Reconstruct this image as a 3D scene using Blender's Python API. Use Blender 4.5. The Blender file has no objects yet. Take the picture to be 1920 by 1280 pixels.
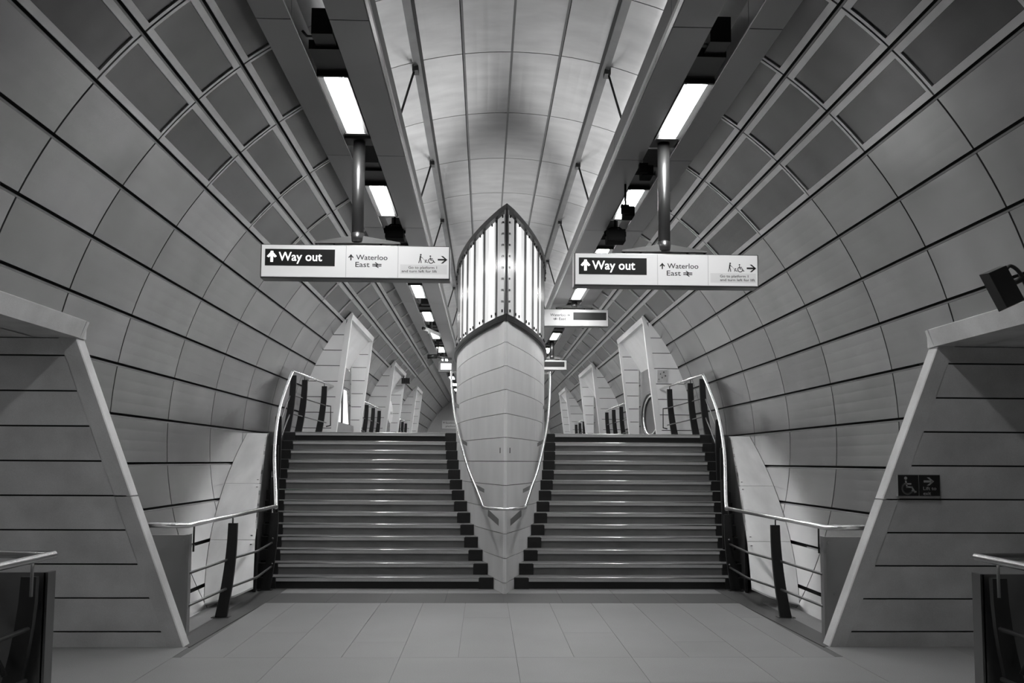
import bpy, math, random
from mathutils import Vector, Matrix
random.seed(7)
SC = bpy.context.scene
COL = SC.collection
PI = math.pi
R_ = math.radians

# ------------------------------------------------------------------ camera
cam_d = bpy.data.cameras.new('camera')
cam = bpy.data.objects.new('camera', cam_d); COL.objects.link(cam)
F_PX = 1650.0
cam_d.sensor_width = 36.0
cam_d.lens = 36.0 * F_PX / 1920.0
cam_d.shift_y = (740.47 - 640.0) / 1920.0
cam_d.clip_start = 0.05; cam_d.clip_end = 200
yaw, pit, roll = R_(1.762), R_(4.279), R_(0.334)
fw = Vector((math.sin(yaw)*math.cos(pit), math.cos(yaw)*math.cos(pit), math.sin(pit)))
rt = Vector((math.cos(yaw), -math.sin(yaw), 0)); up = rt.cross(fw)
r2 = rt*math.cos(roll) + up*math.sin(roll); u2 = up*math.cos(roll) - rt*math.sin(roll)
mw = Matrix((( r2.x, u2.x, -fw.x, -0.2434), (r2.y, u2.y, -fw.y, 0.0), (r2.z, u2.z, -fw.z, 1.66), (0, 0, 0, 1)))
cam.matrix_world = mw
SC.camera = cam
SC.cycles.max_bounces = 8; SC.cycles.diffuse_bounces = 4; SC.cycles.glossy_bounces = 5
# ------------------------------------------------------------------ world and exposure
w = bpy.data.worlds.new('world'); SC.world = w; w.use_nodes = True
w.node_tree.nodes['Background'].inputs[0].default_value = (0.5, 0.5, 0.5, 1)
w.node_tree.nodes['Background'].inputs[1].default_value = 0.02
SC.view_settings.view_transform = 'Standard'; SC.view_settings.look = 'None'
SC.view_settings.gamma = 1; SC.view_settings.use_curve_mapping = False
SC.view_settings.exposure = 0.0
LAMP = 60.0        # strip light radiance
LANTERN = 0.86      # lantern light boards
UPLIGHT = 5.6      # uplight strips on top of the beams
PASSAGE = 9.0

# ------------------------------------------------------------------ materials
def mat(name, base, rough=0.5, metal=0.0, var=0.0, nscale=3.0, amt=0.0, bump=0.0, bscale=60.0,
        stretch=(1, 1, 1), emit=0.0, spec=0.5, speck=0.0):
    m = bpy.data.materials.new(name); m.use_nodes = True
    nt = m.node_tree; b = nt.nodes['Principled BSDF']
    b.inputs['Base Color'].default_value = (base, base, base, 1)
    b.inputs['Roughness'].default_value = rough
    b.inputs['Metallic'].default_value = metal
    b.inputs['Specular IOR Level'].default_value = spec
    if emit:
        b.inputs['Emission Color'].default_value = (1, 1, 1, 1)
        b.inputs['Emission Strength'].default_value = emit
    if var or amt or bump or speck:
        tc = nt.nodes.new('ShaderNodeTexCoord'); mp = nt.nodes.new('ShaderNodeMapping')
        mp.inputs['Scale'].default_value = stretch
        nt.links.new(tc.outputs['Object'], mp.inputs['Vector'])
        oi = nt.nodes.new('ShaderNodeObjectInfo')
        add = nt.nodes.new('ShaderNodeVectorMath'); add.operation = 'MULTIPLY_ADD'
        add.inputs[1].default_value = (17.0, 31.0, 23.0)
        nt.links.new(oi.outputs['Random'], add.inputs[0]); nt.links.new(mp.outputs[0], add.inputs[2])
        n = nt.nodes.new('ShaderNodeTexNoise'); n.inputs['Scale'].default_value = nscale
        n.inputs['Detail'].default_value = 5
        nt.links.new(add.outputs[0], n.inputs['Vector'])
        ma = nt.nodes.new('ShaderNodeMath'); ma.operation = 'MULTIPLY_ADD'       # (noise-.5)*amt*2 + 1
        ma.inputs[1].default_value = amt*2; ma.inputs[2].default_value = 1-amt
        nt.links.new(n.outputs['Fac'], ma.inputs[0])
        mb = nt.nodes.new('ShaderNodeMath'); mb.operation = 'MULTIPLY_ADD'       # random*var*2 + 1-var
        mb.inputs[1].default_value = var*2; mb.inputs[2].default_value = 1-var
        nt.links.new(oi.outputs['Random'], mb.inputs[0])
        mu = nt.nodes.new('ShaderNodeMath'); mu.operation = 'MULTIPLY'
        nt.links.new(ma.outputs[0], mu.inputs[0]); nt.links.new(mb.outputs[0], mu.inputs[1])
        last = mu
        if speck:
            n3 = nt.nodes.new('ShaderNodeTexNoise'); n3.inputs['Scale'].default_value = 140
            n3.inputs['Detail'].default_value = 2
            nt.links.new(tc.outputs['Object'], n3.inputs['Vector'])
            ms = nt.nodes.new('ShaderNodeMath'); ms.operation = 'MULTIPLY_ADD'
            ms.inputs[1].default_value = speck*2; ms.inputs[2].default_value = 1-speck
            nt.links.new(n3.outputs['Fac'], ms.inputs[0])
            m4 = nt.nodes.new('ShaderNodeMath'); m4.operation = 'MULTIPLY'
            nt.links.new(mu.outputs[0], m4.inputs[0]); nt.links.new(ms.outputs[0], m4.inputs[1]); last = m4
        sc = nt.nodes.new('ShaderNodeMath'); sc.operation = 'MULTIPLY'; sc.inputs[1].default_value = base
        nt.links.new(last.outputs[0], sc.inputs[0])
        nt.links.new(sc.outputs[0], b.inputs['Base Color'])
        if bump:
            n2 = nt.nodes.new('ShaderNodeTexNoise'); n2.inputs['Scale'].default_value = bscale
            n2.inputs['Detail'].default_value = 3
            nt.links.new(mp.outputs[0], n2.inputs['Vector'])
            bp = nt.nodes.new('ShaderNodeBump'); bp.inputs['Strength'].default_value = bump
            bp.inputs['Distance'].default_value = 0.01
            nt.links.new(n2.outputs['Fac'], bp.inputs['Height']); nt.links.new(bp.outputs[0], b.inputs['Normal'])
    return m

def glass_mat(name, tint=0.92, gloss=0.08):
    m = bpy.data.materials.new(name); m.use_nodes = True; nt = m.node_tree
    for n in list(nt.nodes):
        if n.type == 'BSDF_PRINCIPLED': nt.nodes.remove(n)
    o = [n for n in nt.nodes if n.type == 'OUTPUT_MATERIAL'][0]
    t = nt.nodes.new('ShaderNodeBsdfTransparent'); t.inputs[0].default_value = (tint, tint, tint, 1)
    g = nt.nodes.new('ShaderNodeBsdfGlossy'); g.inputs[1].default_value = 0.22
    mx = nt.nodes.new('ShaderNodeMixShader'); mx.inputs[0].default_value = gloss
    nt.links.new(t.outputs[0], mx.inputs[1]); nt.links.new(g.outputs[0], mx.inputs[2])
    nt.links.new(mx.outputs[0], o.inputs[0])
    return m

M = dict(
    steel=mat('brushed_steel_panel', 0.46, 0.27, 0.97, var=0.12, nscale=1.6, amt=0.28, bump=0.17, bscale=1.5),
    vault=mat('vault_panel', 0.72, 0.29, 0.95, var=0.06, nscale=2.2, amt=0.25, stretch=(1, 2.2, 1), bump=0.08, bscale=2),
    perf=mat('perforated_sheet', 0.18, 0.27, 0.9, var=0.16, nscale=2.0, amt=0.40, bump=0.15, bscale=1.8),
    strip=mat('panel_frame_strip', 0.62, 0.34, 0.9, var=0.06, nscale=5, amt=0.15),
    shell=mat('dark_lining', 0.02, 0.8),
    batten=mat('steel_batten', 0.3, 0.4, 0.8, nscale=4, amt=0.3, var=0.02),
    concrete=mat('precast_concrete', 0.54, 0.7, 0, var=0.05, nscale=2.6, amt=0.38, speck=.15, bump=0.12, bscale=45),
    concup=mat('brightened_precast_concrete', 0.78, 0.7, 0, var=0.05, nscale=1.8, amt=0.12, bump=0.05, bscale=45),  # same concrete lightened: stronger light of the raised concourse put into its colour
    hull=mat('smooth_concrete', 0.78, 0.5, 0, var=0.05, nscale=2.5, amt=0.16, bump=0.02, bscale=30, stretch=(1, 1, .35)),
    tile=mat('terrazzo_tile', 0.235, 0.55, 0, var=0.03, nscale=1.2, amt=0.14, speck=0.34),
    tile_dark=mat('dark_tile', 0.07, 0.55, 0, var=0.08, nscale=3, amt=0.1, speck=0.15),
    joint=mat('tile_joint', 0.13, 0.8),
    black=mat('black_paint', 0.012, 0.45, 0),
    matt=mat('matt_black', 0.004, 0.9, spec=0.08),
    blackm=mat('black_metal', 0.02, 0.35, 0.4),
    rail=mat('polished_steel_rail', 0.9, 0.26, 1.0),
    soffit=mat('grey_beam_paint', 0.27, 0.38, 0.35, var=0.03, nscale=2, amt=0.06),
    trim=mat('bright_trim', 0.92, 0.2, 1.0),
    gunmetal=mat('gunmetal', 0.16, 0.35, 0.8, var=0.02, nscale=5, amt=0.1),
    wing=mat('bracket_paint', 0.09, 0.6, 0.2),
    panelg=mat('grey_steel_sheet', 0.3, 0.45, 0.6, nscale=3, amt=0.12, var=0.03),
    ramp=mat('bright_sheet_steel', 0.75, 0.42, 0.55, nscale=1.4, amt=0.28, var=0.04, stretch=(3, 1, .6)),
    tread=mat('stair_tread', 0.20, 0.42, 0, nscale=6, amt=0.3, var=0.05, speck=0.2, stretch=(.3, 1, 1)),
    nosef=mat('step_edge', 0.46, 0.5, 0, nscale=6, amt=0.22, var=0.06, speck=0.2, stretch=(.3, 1, 1)),
    riser=mat('stair_riser', 0.17, 0.6, 0, nscale=5, amt=0.25, var=0.05),
    nosing=mat('metal_nosing', 0.75, 0.28, 0.95, nscale=9, amt=0.4, var=0.02, stretch=(.4, 1, 1)),
    lamp=mat('lamp_diffuser', 0.8, 0.5, emit=LAMP),
    board=mat('lantern_board', 0.35, 0.5, emit=LANTERN, nscale=1.3, amt=0.1, var=0.02),
    uplamp=mat('uplight_diffuser', 0.8, 0.5, emit=UPLIGHT),
    plamp=mat('passage_lamp', 0.8, 0.5, emit=PASSAGE),
    reflector=mat('lamp_reflector', 0.05, 0.5, 0.3),
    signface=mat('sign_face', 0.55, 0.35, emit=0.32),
    signface2=mat('sign_face_dimmed', 0.42, 0.4, emit=0.05),  # faintly glowing sign face, colour and glow lowered against strong lamp light
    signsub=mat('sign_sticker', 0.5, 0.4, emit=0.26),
    signdark=mat('sign_dark', 0.02, 0.45, spec=0.2),
    ink=mat('sign_ink', 0.012, 0.5),
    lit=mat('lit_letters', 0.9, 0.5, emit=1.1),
    reflw=mat('painted_reflection', 0.8, 0.4, emit=0.75),  # reflected platform light painted as a white glow
    greyink=mat('grey_letters', 0.32, 0.5),
    white=mat('white_enamel', 0.7, 0.35),
    poster=mat('glossy_poster', 0.16, 0.12, 0, nscale=3.5, amt=0.9, var=0.1),
    boardb=mat('lantern_tube_board', 0.35, 0.5, emit=LANTERN*1.5),
    boardd=mat('lantern_bow_board', 0.4, 0.5, emit=LANTERN*.5, nscale=1.5, amt=.1, var=.02),
    roofl=mat('added_lantern_glow', 0.7, 0.5, emit=0.35),  # added glow for the unseen lantern roof
    glass=glass_mat('lantern_glass', 0.93, 0.025),
    faded=mat('faded_paper', 0.5, 0.8, nscale=9, amt=.35, var=.02),
    endw=mat('end_wall_plaster', 0.5, 0.7, nscale=2, amt=0.1, var=0.02),
)

# ------------------------------------------------------------------ helpers
def tag(o, label=None, cat=None, group=None, kind=None):
    if label: o['label'] = label
    if cat: o['category'] = cat
    if group: o['group'] = group
    if kind: o['kind'] = kind
    return o

def wloc(o):
    v = Vector((0, 0, 0))
    while o is not None:
        v += o.location; o = o.parent
    return v

def empty(name, loc, label, cat, group=None, kind=None):
    o = bpy.data.objects.new(name, None); COL.objects.link(o); o.location = loc
    o.empty_display_size = 0.2
    return tag(o, label, cat, group, kind)

def link(name, me, parent=None):
    o = bpy.data.objects.new(name, me); COL.objects.link(o)
    if parent is not None:
        o.parent = parent; o.location = -wloc(parent)
    return o

def mesh(name, vs, fs, m, parent=None, smooth=False):
    me = bpy.data.meshes.new(name)
    me.from_pydata([tuple(v) for v in vs], [], fs); me.update()
    me.materials.append(M[m] if isinstance(m, str) else m)
    import bmesh
    bm = bmesh.new(); bm.from_mesh(me)
    bmesh.ops.recalc_face_normals(bm, faces=bm.faces); bm.to_mesh(me); bm.free()
    if smooth:
        for p in me.polygons: p.use_smooth = True
    return link(name, me, parent)

BOXF = [(0, 3, 2, 1), (4, 5, 6, 7), (0, 1, 5, 4), (1, 2, 6, 5), (2, 3, 7, 6), (3, 0, 4, 7)]
def boxv(x0, x1, y0, y1, z0, z1):
    return [(x0, y0, z0), (x1, y0, z0), (x1, y1, z0), (x0, y1, z0), (x0, y0, z1), (x1, y0, z1), (x1, y1, z1), (x0, y1, z1)]
def hexa(name, v8, m, parent=None): return mesh(name, v8, BOXF, m, parent)
def box(name, x0, x1, y0, y1, z0, z1, m, parent=None, bev=0.0):
    o = hexa(name, boxv(x0, x1, y0, y1, z0, z1), m, parent)
    if bev:
        b = o.modifiers.new('bevel', 'BEVEL'); b.width = bev; b.segments = 2; b.limit_method = 'ANGLE'
    return o

def prism(name, poly, axis, lo, hi, m, parent=None, smooth=False):
    """poly of 2-D points in the two other axes (x,z for axis y; x,y for axis z; y,z for axis x)"""
    n = len(poly)
    def P(a, b, c):
        return {'y': (a, c, b), 'z': (a, b, c), 'x': (c, a, b)}[axis]
    vs = [P(a, b, lo) for a, b in poly] + [P(a, b, hi) for a, b in poly]
    fs = [tuple(range(n)), tuple(range(2*n-1, n-1, -1))] + [(i, (i+1) % n, n+(i+1) % n, n+i) for i in range(n)]
    return mesh(name, vs, fs, m, parent, smooth)

def tube(name, pts, r, m, parent=None, seg=10, caps=True):
    pts = [Vector(p) for p in pts]
    vs, fs = [], []
    T = []
    for i in range(len(pts)):
        a = pts[max(i-1, 0)]; b = pts[min(i+1, len(pts)-1)]
        d1 = (pts[i]-a).normalized() if i else None
        d2 = (b-pts[i]).normalized() if i < len(pts)-1 else None
        t = (d1+d2).normalized() if d1 and d2 else (d1 or d2)
        k = 1.0/max(0.5, t.dot(d2 or d1))
        T.append((t, k))
    ref = Vector((0, 0, 1)) if abs(T[0][0].z) < .9 else Vector((1, 0, 0))
    n = (ref - T[0][0]*ref.dot(T[0][0])).normalized()
    for p, (t, k) in zip(pts, T):
        n = (n - t*n.dot(t)).normalized(); b = t.cross(n)
        for j in range(seg):
            a = 2*PI*j/seg
            vs.append(p + (n*math.cos(a) + b*math.sin(a))*r*(k if False else 1))
    for i in range(len(pts)-1):
        for j in range(seg):
            fs.append((i*seg+j, i*seg+(j+1) % seg, (i+1)*seg+(j+1) % seg, (i+1)*seg+j))
    if caps:
        fs.append(tuple(range(seg))); fs.append(tuple(range((len(pts)-1)*seg, len(pts)*seg)))
    o = mesh(name, vs, fs, m, parent)
    for p in o.data.polygons: p.use_smooth = len(p.vertices) == 4
    return o

def smooth_path(pts, n=6):
    """Catmull-Rom through pts"""
    P = [Vector(p) for p in pts]; out = []
    for i in range(len(P)-1):
        p0 = P[max(i-1, 0)]; p1 = P[i]; p2 = P[i+1]; p3 = P[min(i+2, len(P)-1)]
        for k in range(n):
            t = k/n
            out.append(0.5*((2*p1) + (p2-p0)*t + (2*p0-5*p1+4*p2-p3)*t*t + (3*p1-p0-3*p2+p3)*t**3))
    out.append(P[-1]); return out

def text(name, body, x, z, cap, m, parent, y, width=None, bold=0.0, align='LEFT', depth=0.0015):
    """flat raised lettering facing -Y; cap = cap height in metres"""
    cu = bpy.data.curves.new(name, 'FONT'); cu.body = body; cu.size = 1.0; cu.offset = bold
    cu.resolution_u = 3
    t = bpy.data.objects.new('tmp_text', cu); COL.objects.link(t)
    me = bpy.data.meshes.new_from_object(t.evaluated_get(bpy.context.evaluated_depsgraph_get()))
    bpy.data.objects.remove(t); bpy.data.curves.remove(cu)
    xs = [v.co.x for v in me.vertices]; x0, x1 = min(xs), max(xs)
    s = cap/0.70
    sx = s if width is None else width/(x1-x0)
    off = {'LEFT': 0, 'RIGHT': -(x1-x0)*sx, 'CENTER': -(x1-x0)*sx/2}[align]
    for v in me.vertices:
        v.co = (x + off + (v.co.x-x0)*sx, y - depth, z + v.co.y*s)
    me.materials.clear(); me.materials.append(M[m]); me.name = name
    return link(name, me, parent)

def strokes(name, lines, wd, m, parent, y, depth=0.0015, extra=()):
    """flat symbol facing -Y from polylines of given width, plus filled polygons"""
    vs, fs = [], []
    for ln in lines:
        ww = wd
        if isinstance(ln, tuple) and isinstance(ln[0], float) is False and len(ln) == 2 and isinstance(ln[1], float):
            ln, ww = ln
        for (ax, az), (bx, bz) in zip(ln[:-1], ln[1:]):
            d = Vector((bx-ax, bz-az)); L = d.length or 1e-6; d /= L; nn = Vector((-d.y, d.x))*ww/2; e = d*ww*0.35
            b = len(vs)
            for q in (Vector((ax, az))-e+nn, Vector((ax, az))-e-nn, Vector((bx, bz))+e-nn, Vector((bx, bz))+e+nn):
                vs.append((q.x, y-depth, q.y))
            fs.append((b, b+1, b+2, b+3))
    for pg in extra:
        b = len(vs); vs += [(p[0], y-depth, p[1]) for p in pg]; fs.append(tuple(range(b, b+len(pg))))
    return mesh(name, vs, fs, m, parent)

def circ(cx, cz, r, n=16, a0=0, a1=360):
    return [(cx+r*math.cos(R_(a0+(a1-a0)*i/(n if a1-a0 < 360 else n))), cz+r*math.sin(R_(a0+(a1-a0)*i/n))) for i in range(n+(1 if a1-a0 < 360 else 0))]

# ------------------------------------------------------------------ tunnel constants
RT, ZC = 3.84, 1.913
A0, AST = -4.583, 7.189            # side joint lines (degrees above the horizontal)
UPZ = 14*0.152                     # upper floor level
ST0, GO, RI = 11.61, 0.258, 0.152  # stair: first riser, going, rise
RINGS = [-2.6, -1.2, 0.2, 1.4, 2.55, 3.7, 4.92, 6.10, 7.27, 8.55, 10.10, 11.66, 13.2]
while RINGS[-1] < 51: RINGS.append(RINGS[-1]+1.52)
YEND = RINGS[-1]
YB = -4.0
def circ_x(z, r=RT): return math.sqrt(max(0.0, r*r-(z-ZC)**2))

# ------------------------------------------------------------------ setting: floors
floor = box('floor', -7.6, 7.6, YB, 11.75, -0.25, -0.006, 'joint')
tag(floor, 'speckled grey terrazzo floor of the lower concourse in front of the steps', 'floor', kind='structure')
def tile(x0, x1, y0, y1, m='tile', z=0.0, name='floor_tile'):
    g = 0.0016
    return hexa(name, boxv(x0+g, x1-g, y0+g, y1-g, -0.03, z), m, floor)
W = 0.985
for i in range(-3, 3):                                   # front rows
    ys = [-2.0, -0.36, 1.28, 2.92, 4.0, 5.11, 5.93, 6.75, 7.605]
    for a, b in zip(ys[:-1], ys[1:]):
        x0 = 0.04+i*W; x1 = x0+W
        tile(max(x0, -2.85), min(x1, 2.85), a, b)
for i in range(-6, 6):                                   # narrower rows before the steps
    x0 = max(0.04+i*W/2, -2.78); x1 = min(0.04+(i+1)*W/2, 2.78)
    off = [0.64, 1.07, 1.9][i % 3]
    ys = [7.605, 7.605+off, 10.465] if i % 2 else [7.605, 10.465]
    for a, b in zip(ys[:-1], ys[1:]): tile(x0, x1, a, b)
for s in (-1, 1):                                        # passages at the sides
    for i in range(4):
        for a, b in ((3.0, 4.6), (4.6, 6.2), (6.2, 8.1)):
            xs = sorted((s*(2.85+i*1.15), s*(2.85+(i+1)*1.15))); tile(xs[0], xs[1], a, b)
    xs = sorted((s*3.05, s*3.75)); tile(xs[0], xs[1], 8.1, 10.5)
    # dark border along the railing
    v = [(s*2.84, 8.02), (s*2.775, 10.46), (s*2.775, 11.7), (s*3.06, 11.7), (s*3.06, 8.1)]
    prism('border_tile', v if s > 0 else v[::-1], 'z', -0.03, 0.003, 'tile_dark', floor)
for i in range(8):                                       # dark band and pale band before the first riser
    xa = -2.775+i*5.55/8; xb = xa+5.55/8
    tile(xa, xb, 10.465, 11.2, 'tile_dark', 0.001, 'border_tile')
    tile(xa, xb, 11.2, 11.75, 'tile', 0.0015)

floor2 = box('floor', -3.86, 3.86, ST0+13*GO+0.02, YEND, UPZ-0.35, UPZ-0.004, 'joint')
tag(floor2, 'raised concourse floor beyond the top of the steps', 'floor', kind='structure')
for i in range(-4, 4):
    for a, b in ((14.99, 20), (20, 25), (25, 30), (30, YEND)):
        hexa('floor_tile', boxv(i*.955+.002, (i+1)*.955-.002, a, b-.004, UPZ-0.03, UPZ), 'tile', floor2)

# ------------------------------------------------------------------ setting: tunnel lining
def arc_strip(name, r, t0, t1, y0, y1, m, parent=None, n=None, ny=1):
    n = n or max(2, int(abs(t1-t0)/4)); vs, fs = [], []
    for j in range(ny+1):
        y = y0+(y1-y0)*j/ny
        for i in range(n+1):
            t = R_(t0+(t1-t0)*i/n); vs.append((r*math.sin(t), y, ZC+r*math.cos(t)))
    for j in range(ny):
        for i in range(n):
            a = j*(n+1)+i; fs.append((a, a+1, a+n+2, a+n+1))
    return mesh(name, vs, fs, m, parent, True)

_cache = {}
def panel_mesh(name, t0, t1, y0, y1, m, r=RT, dep=0.03, n=4, hole=None):
    """curved panel around the zenith line; angles in degrees clockwise, closed edges behind the face"""
    key = (name, round(t0, 4), round(t1, 4), round(y1-y0, 4), m, r, hole)
    if hole is None and key in _cache: return _cache[key]
    L = y1-y0; vs, fs = [], []
    ts = [t0+(t1-t0)*i/n for i in range(n+1)]
    ysl = [-L/2, L/2]
    if hole:                                    # hole = (t_h, y_h): cut away t>t_h (towards t1) where y<y_h
        th, yh = hole; ts = sorted(set([round(t, 5) for t in ts]+[round(th, 5)])); ysl = [-L/2, yh-(y0+y1)/2, L/2]
    nt_, ny_ = len(ts), len(ysl)
    for rr in (r, r+dep):
        for y in ysl:
            for t in ts:
                vs.append((rr*math.sin(R_(t)), y, rr*math.cos(R_(t))))
    def I(k, j, i): return k*nt_*ny_+j*nt_+i
    cells = {(j, i) for j in range(ny_-1) for i in range(nt_-1)}
    if hole: cells = {(j, i) for j, i in cells if not (j == 0 and (ts[i]+ts[i+1])/2 > hole[0])}
    for j, i in cells:
        fs.append((I(0, j, i), I(0, j+1, i), I(0, j+1, i+1), I(0, j, i+1)))
        for (dj, di), e in (((-1, 0), ((j, i), (j, i+1))), ((1, 0), ((j+1, i+1), (j+1, i))), ((0, -1), ((j+1, i), (j, i))), ((0, 1), ((j, i+1), (j+1, i+1)))):
            if (j+dj, i+di) not in cells:
                (a, b), (c, d) = e
                fs.append((I(0, a, b), I(0, c, d), I(1, c, d), I(1, a, b)))
    me = bpy.data.meshes.new(name); me.from_pydata(vs, [], fs); me.update(); me.materials.append(M[m])
    if hole is None: _cache[key] = me
    return me

def frame_mesh(t0, t1, L, m):
    """rectangular frame: wide long borders, thin short borders"""
    key = ('frame', round(t0, 4), round(t1, 4), round(L, 4))
    if key in _cache: return _cache[key]
    bt = (t1-t0)*0.125; by = 0.032; r = RT; vs, fs = [], []
    def strip(ta, tb, ya, yb, n):
        b = len(vs)
        for rr in (r, r+0.03):
            for y in (ya, yb):
                for i in range(n+1):
                    t = R_(ta+(tb-ta)*i/n); vs.append((rr*math.sin(t), y, rr*math.cos(t)))
        q = n+1
        for i in range(n): fs.append((b+i, b+q+i, b+q+i+1, b+i+1))
        for i in range(n):
            fs.append((b+i, b+i+1, b+2*q+i+1, b+2*q+i)); fs.append((b+q+i+1, b+q+i, b+3*q+i, b+3*q+i+1))
        fs.append((b+q, b, b+2*q, b+3*q)); fs.append((b+n, b+q+n, b+3*q+n, b+2*q+n))
    strip(t0, t0+bt, -L/2, L/2, 1); strip(t1-bt, t1, -L/2, L/2, 1)
    strip(t0+bt, t1-bt, -L/2, -L/2+by, 4); strip(t0+bt, t1-bt, L/2-by, L/2, 4)
    me = bpy.data.meshes.new('panel_frame'); me.from_pydata(vs, [], fs); me.update(); me.materials.append(M[m])
    _cache[key] = me; return me

LG, RG = 0.040, 0.020              # joint widths: lengthwise, ring
DLG = math.degrees(LG/RT)
PORTALS = [(16.93, 20.10), (25.10, 28.50), (33.50, 36.20)]
OPEN_A, OPEN_Y0, OPEN_Y1 = 13.9, 3.0, 7.60       # lower portal opening in the wall
def build_wall(side):
    s = -1 if side == 'left' else 1
    T = lambda a: s*(90-a)
    wall = arc_strip('wall_'+side, RT+0.07, T(14), T(64), YB, YEND, 'shell')
    tag(wall, 'curved tunnel wall clad in brushed steel panels, ' + ('beside the opening without a sign' if s < 0 else 'on the side of the wheelchair lift sign'), 'wall', kind='structure')
    for (ya, yb, lo) in ((YB, OPEN_Y0, -31), (8.14, 15.0, -31), (15.0, YEND, 2.5)):
        arc_strip('backing', RT+0.071, T(lo), T(14), ya, yb, 'shell', wall)
    far, fs_far = [], []
    for n in range(-4, 9):
        a0, a1 = A0+n*AST, A0+(n+1)*AST
        framed = n >= 6
        for y0, y1 in zip(RINGS[:-1], RINGS[1:]):
            if n < 1 and y0 > 14.6: continue
            if n < -2 and y0 > 10.6: continue
            hole = None
            if n < 2 and y1 <= OPEN_Y1+1e-6 and y0 >= OPEN_Y0-0.5: continue
            if n < 2 and y0 < OPEN_Y1 < y1:
                ya = {1: 7.80, 0: 7.86}.get(n, 8.13)
            else: ya = y0
            if n == 2 and y0 < OPEN_Y1 and y1 > OPEN_Y0:
                hole = (min(OPEN_Y1, y1-1e-3) if y1 > OPEN_Y1 else None)
            yy0 = ya
            skip = False
            for pf, pr_ in PORTALS:
                if n <= 5 and yy0 > pf-0.1 and y1 < pr_+0.4: skip = True
            if skip: continue
            da = (a1-a0)-DLG
            far_one = y0 > 31 or y1 < 2.0
            c = (a0+a1)/2; rot = R_(T(c)); L = y1-yy0-RG; yc = (yy0+y1)/2
            if far_one:                          # too far to pick apart: one joined mesh
                b = len(far)
                for t in (T(a0+DLG/2), T(c), T(a1-DLG/2)):
                    for y in (yy0+RG/2, y1-RG/2):
                        far.append((RT*math.sin(R_(t)), y, ZC+RT*math.cos(R_(t))))
                fs_far += [(b, b+1, b+3, b+2), (b+2, b+3, b+5, b+4)]
                continue
            if framed:
                me = frame_mesh(-da/2, da/2, L, 'strip')
                o = bpy.data.objects.new('panel', me)
                sh = panel_mesh('perforated_sheet', -da/2*.74, da/2*.74, 0, L-0.06, 'perf', r=RT+0.012, dep=0.005)
            elif hole is not None or (n == 2 and y1 <= OPEN_Y1 and y0 >= OPEN_Y0):
                # local angle of the opening head; t grows towards lower a on the right side
                th = (c-OPEN_A)
                if hole is None:                 # wholly above the opening: shortened panel
                    lo_, hi_ = (-da/2, th) if s > 0 else (-th, da/2)
                    me = panel_mesh('panel', lo_, hi_, 0, L, 'steel')
                else:
                    if s > 0:
                        me = panel_mesh('panel', -da/2, da/2, yy0+RG/2, y1-RG/2, 'steel', hole=(th, OPEN_Y1))
                    else:
                        me = panel_mesh('panel', -da/2, da/2, yy0+RG/2, y1-RG/2, 'steel', hole=(th, OPEN_Y1))
                        for v in me.vertices: v.co.x = -v.co.x
                        me.flip_normals()
                o = bpy.data.objects.new('panel', me)
            else:
                me = panel_mesh('panel', -da/2, da/2, 0, L, 'steel')
                o = bpy.data.objects.new('panel', me)
            COL.objects.link(o); o.parent = wall
            o.location = (0, yc, ZC); o.rotation_euler = (0, rot, 0)
            if framed:
                p = bpy.data.objects.new('perforated_sheet', sh); COL.objects.link(p); p.parent = o
    if far:
        o = mesh('distant_panels', far, fs_far, 'steel', wall); o['kind'] = 'stuff'
    # thin steel flanges lying in the lengthwise joints
    for n in range(-2, 9):
        a = A0+n*AST
        y0 = (8.1 if n < 2 else OPEN_Y1) if n < 3 else YB
        y1 = YEND if n > 1 else (14.9 if n > -2 else 10.6)
        arc_strip('joint_flange', RT+0.022, T(a-DLG*.42), T(a-DLG*.05), y0, y1, 'batten', wall, n=1)
    return wall
wl = build_wall('left'); wr = build_wall('right')

ceil = arc_strip('ceiling', RT+0.06, -30, 30, YB, YEND, 'shell', n=16)
tag(ceil, 'vaulted ceiling of pale metal panels above the lantern', 'ceiling', kind='structure')
far, ff = [], []
for k in range(-4, 4):
    t0, t1 = k*7.2, (k+1)*7.2; g = 0.32 if (k not in (-3, -2, 1, 2)) else 0.55
    da = 7.2-2*g/1.0*0.5
    for y0, y1 in zip(RINGS[:-1], RINGS[1:]):
        if y0 > 31 or y1 < 2.0:
            b = len(far)
            for t in (t0+g/2, (t0+t1)/2, t1-g/2):
                for y in (y0+RG/2, y1-RG/2): far.append((RT*math.sin(R_(t)), y, ZC+RT*math.cos(R_(t))))
            ff += [(b, b+1, b+3, b+2), (b+2, b+3, b+5, b+4)]; continue
        L = y1-y0-0.014
        o = bpy.data.objects.new('panel', panel_mesh('vault_panel', -da/2, da/2, 0, L, 'vault'))
        COL.objects.link(o); o.parent = ceil; o.location = (0, (y0+y1)/2, ZC); o.rotation_euler = (0, R_((t0+t1)/2), 0)
mesh('distant_panels', far, ff, 'vault', ceil)['kind'] = 'stuff'
def radial_bar(name, t, w_, r0, r1, y0, y1, m, parent):
    c, sn = math.cos(R_(t)), math.sin(R_(t)); vs = []
    for y in (y0, y1):
        for rr, d in ((r0, -w_/2), (r0, w_/2), (r1, w_/2), (r1, -w_/2)):
            vs.append((rr*sn+d*c, y, ZC+rr*c-d*sn))
    return mesh(name, vs, [(0, 1, 2, 3), (7, 6, 5, 4), (0, 4, 5, 1), (1, 5, 6, 2), (2, 6, 7, 3), (3, 7, 4, 0)], m, parent)
for t in (-7.2, 0, 7.2): radial_bar('batten', t, 0.022, RT-0.012, RT+0.05, 0.0, YEND, 'batten', ceil)
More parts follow.
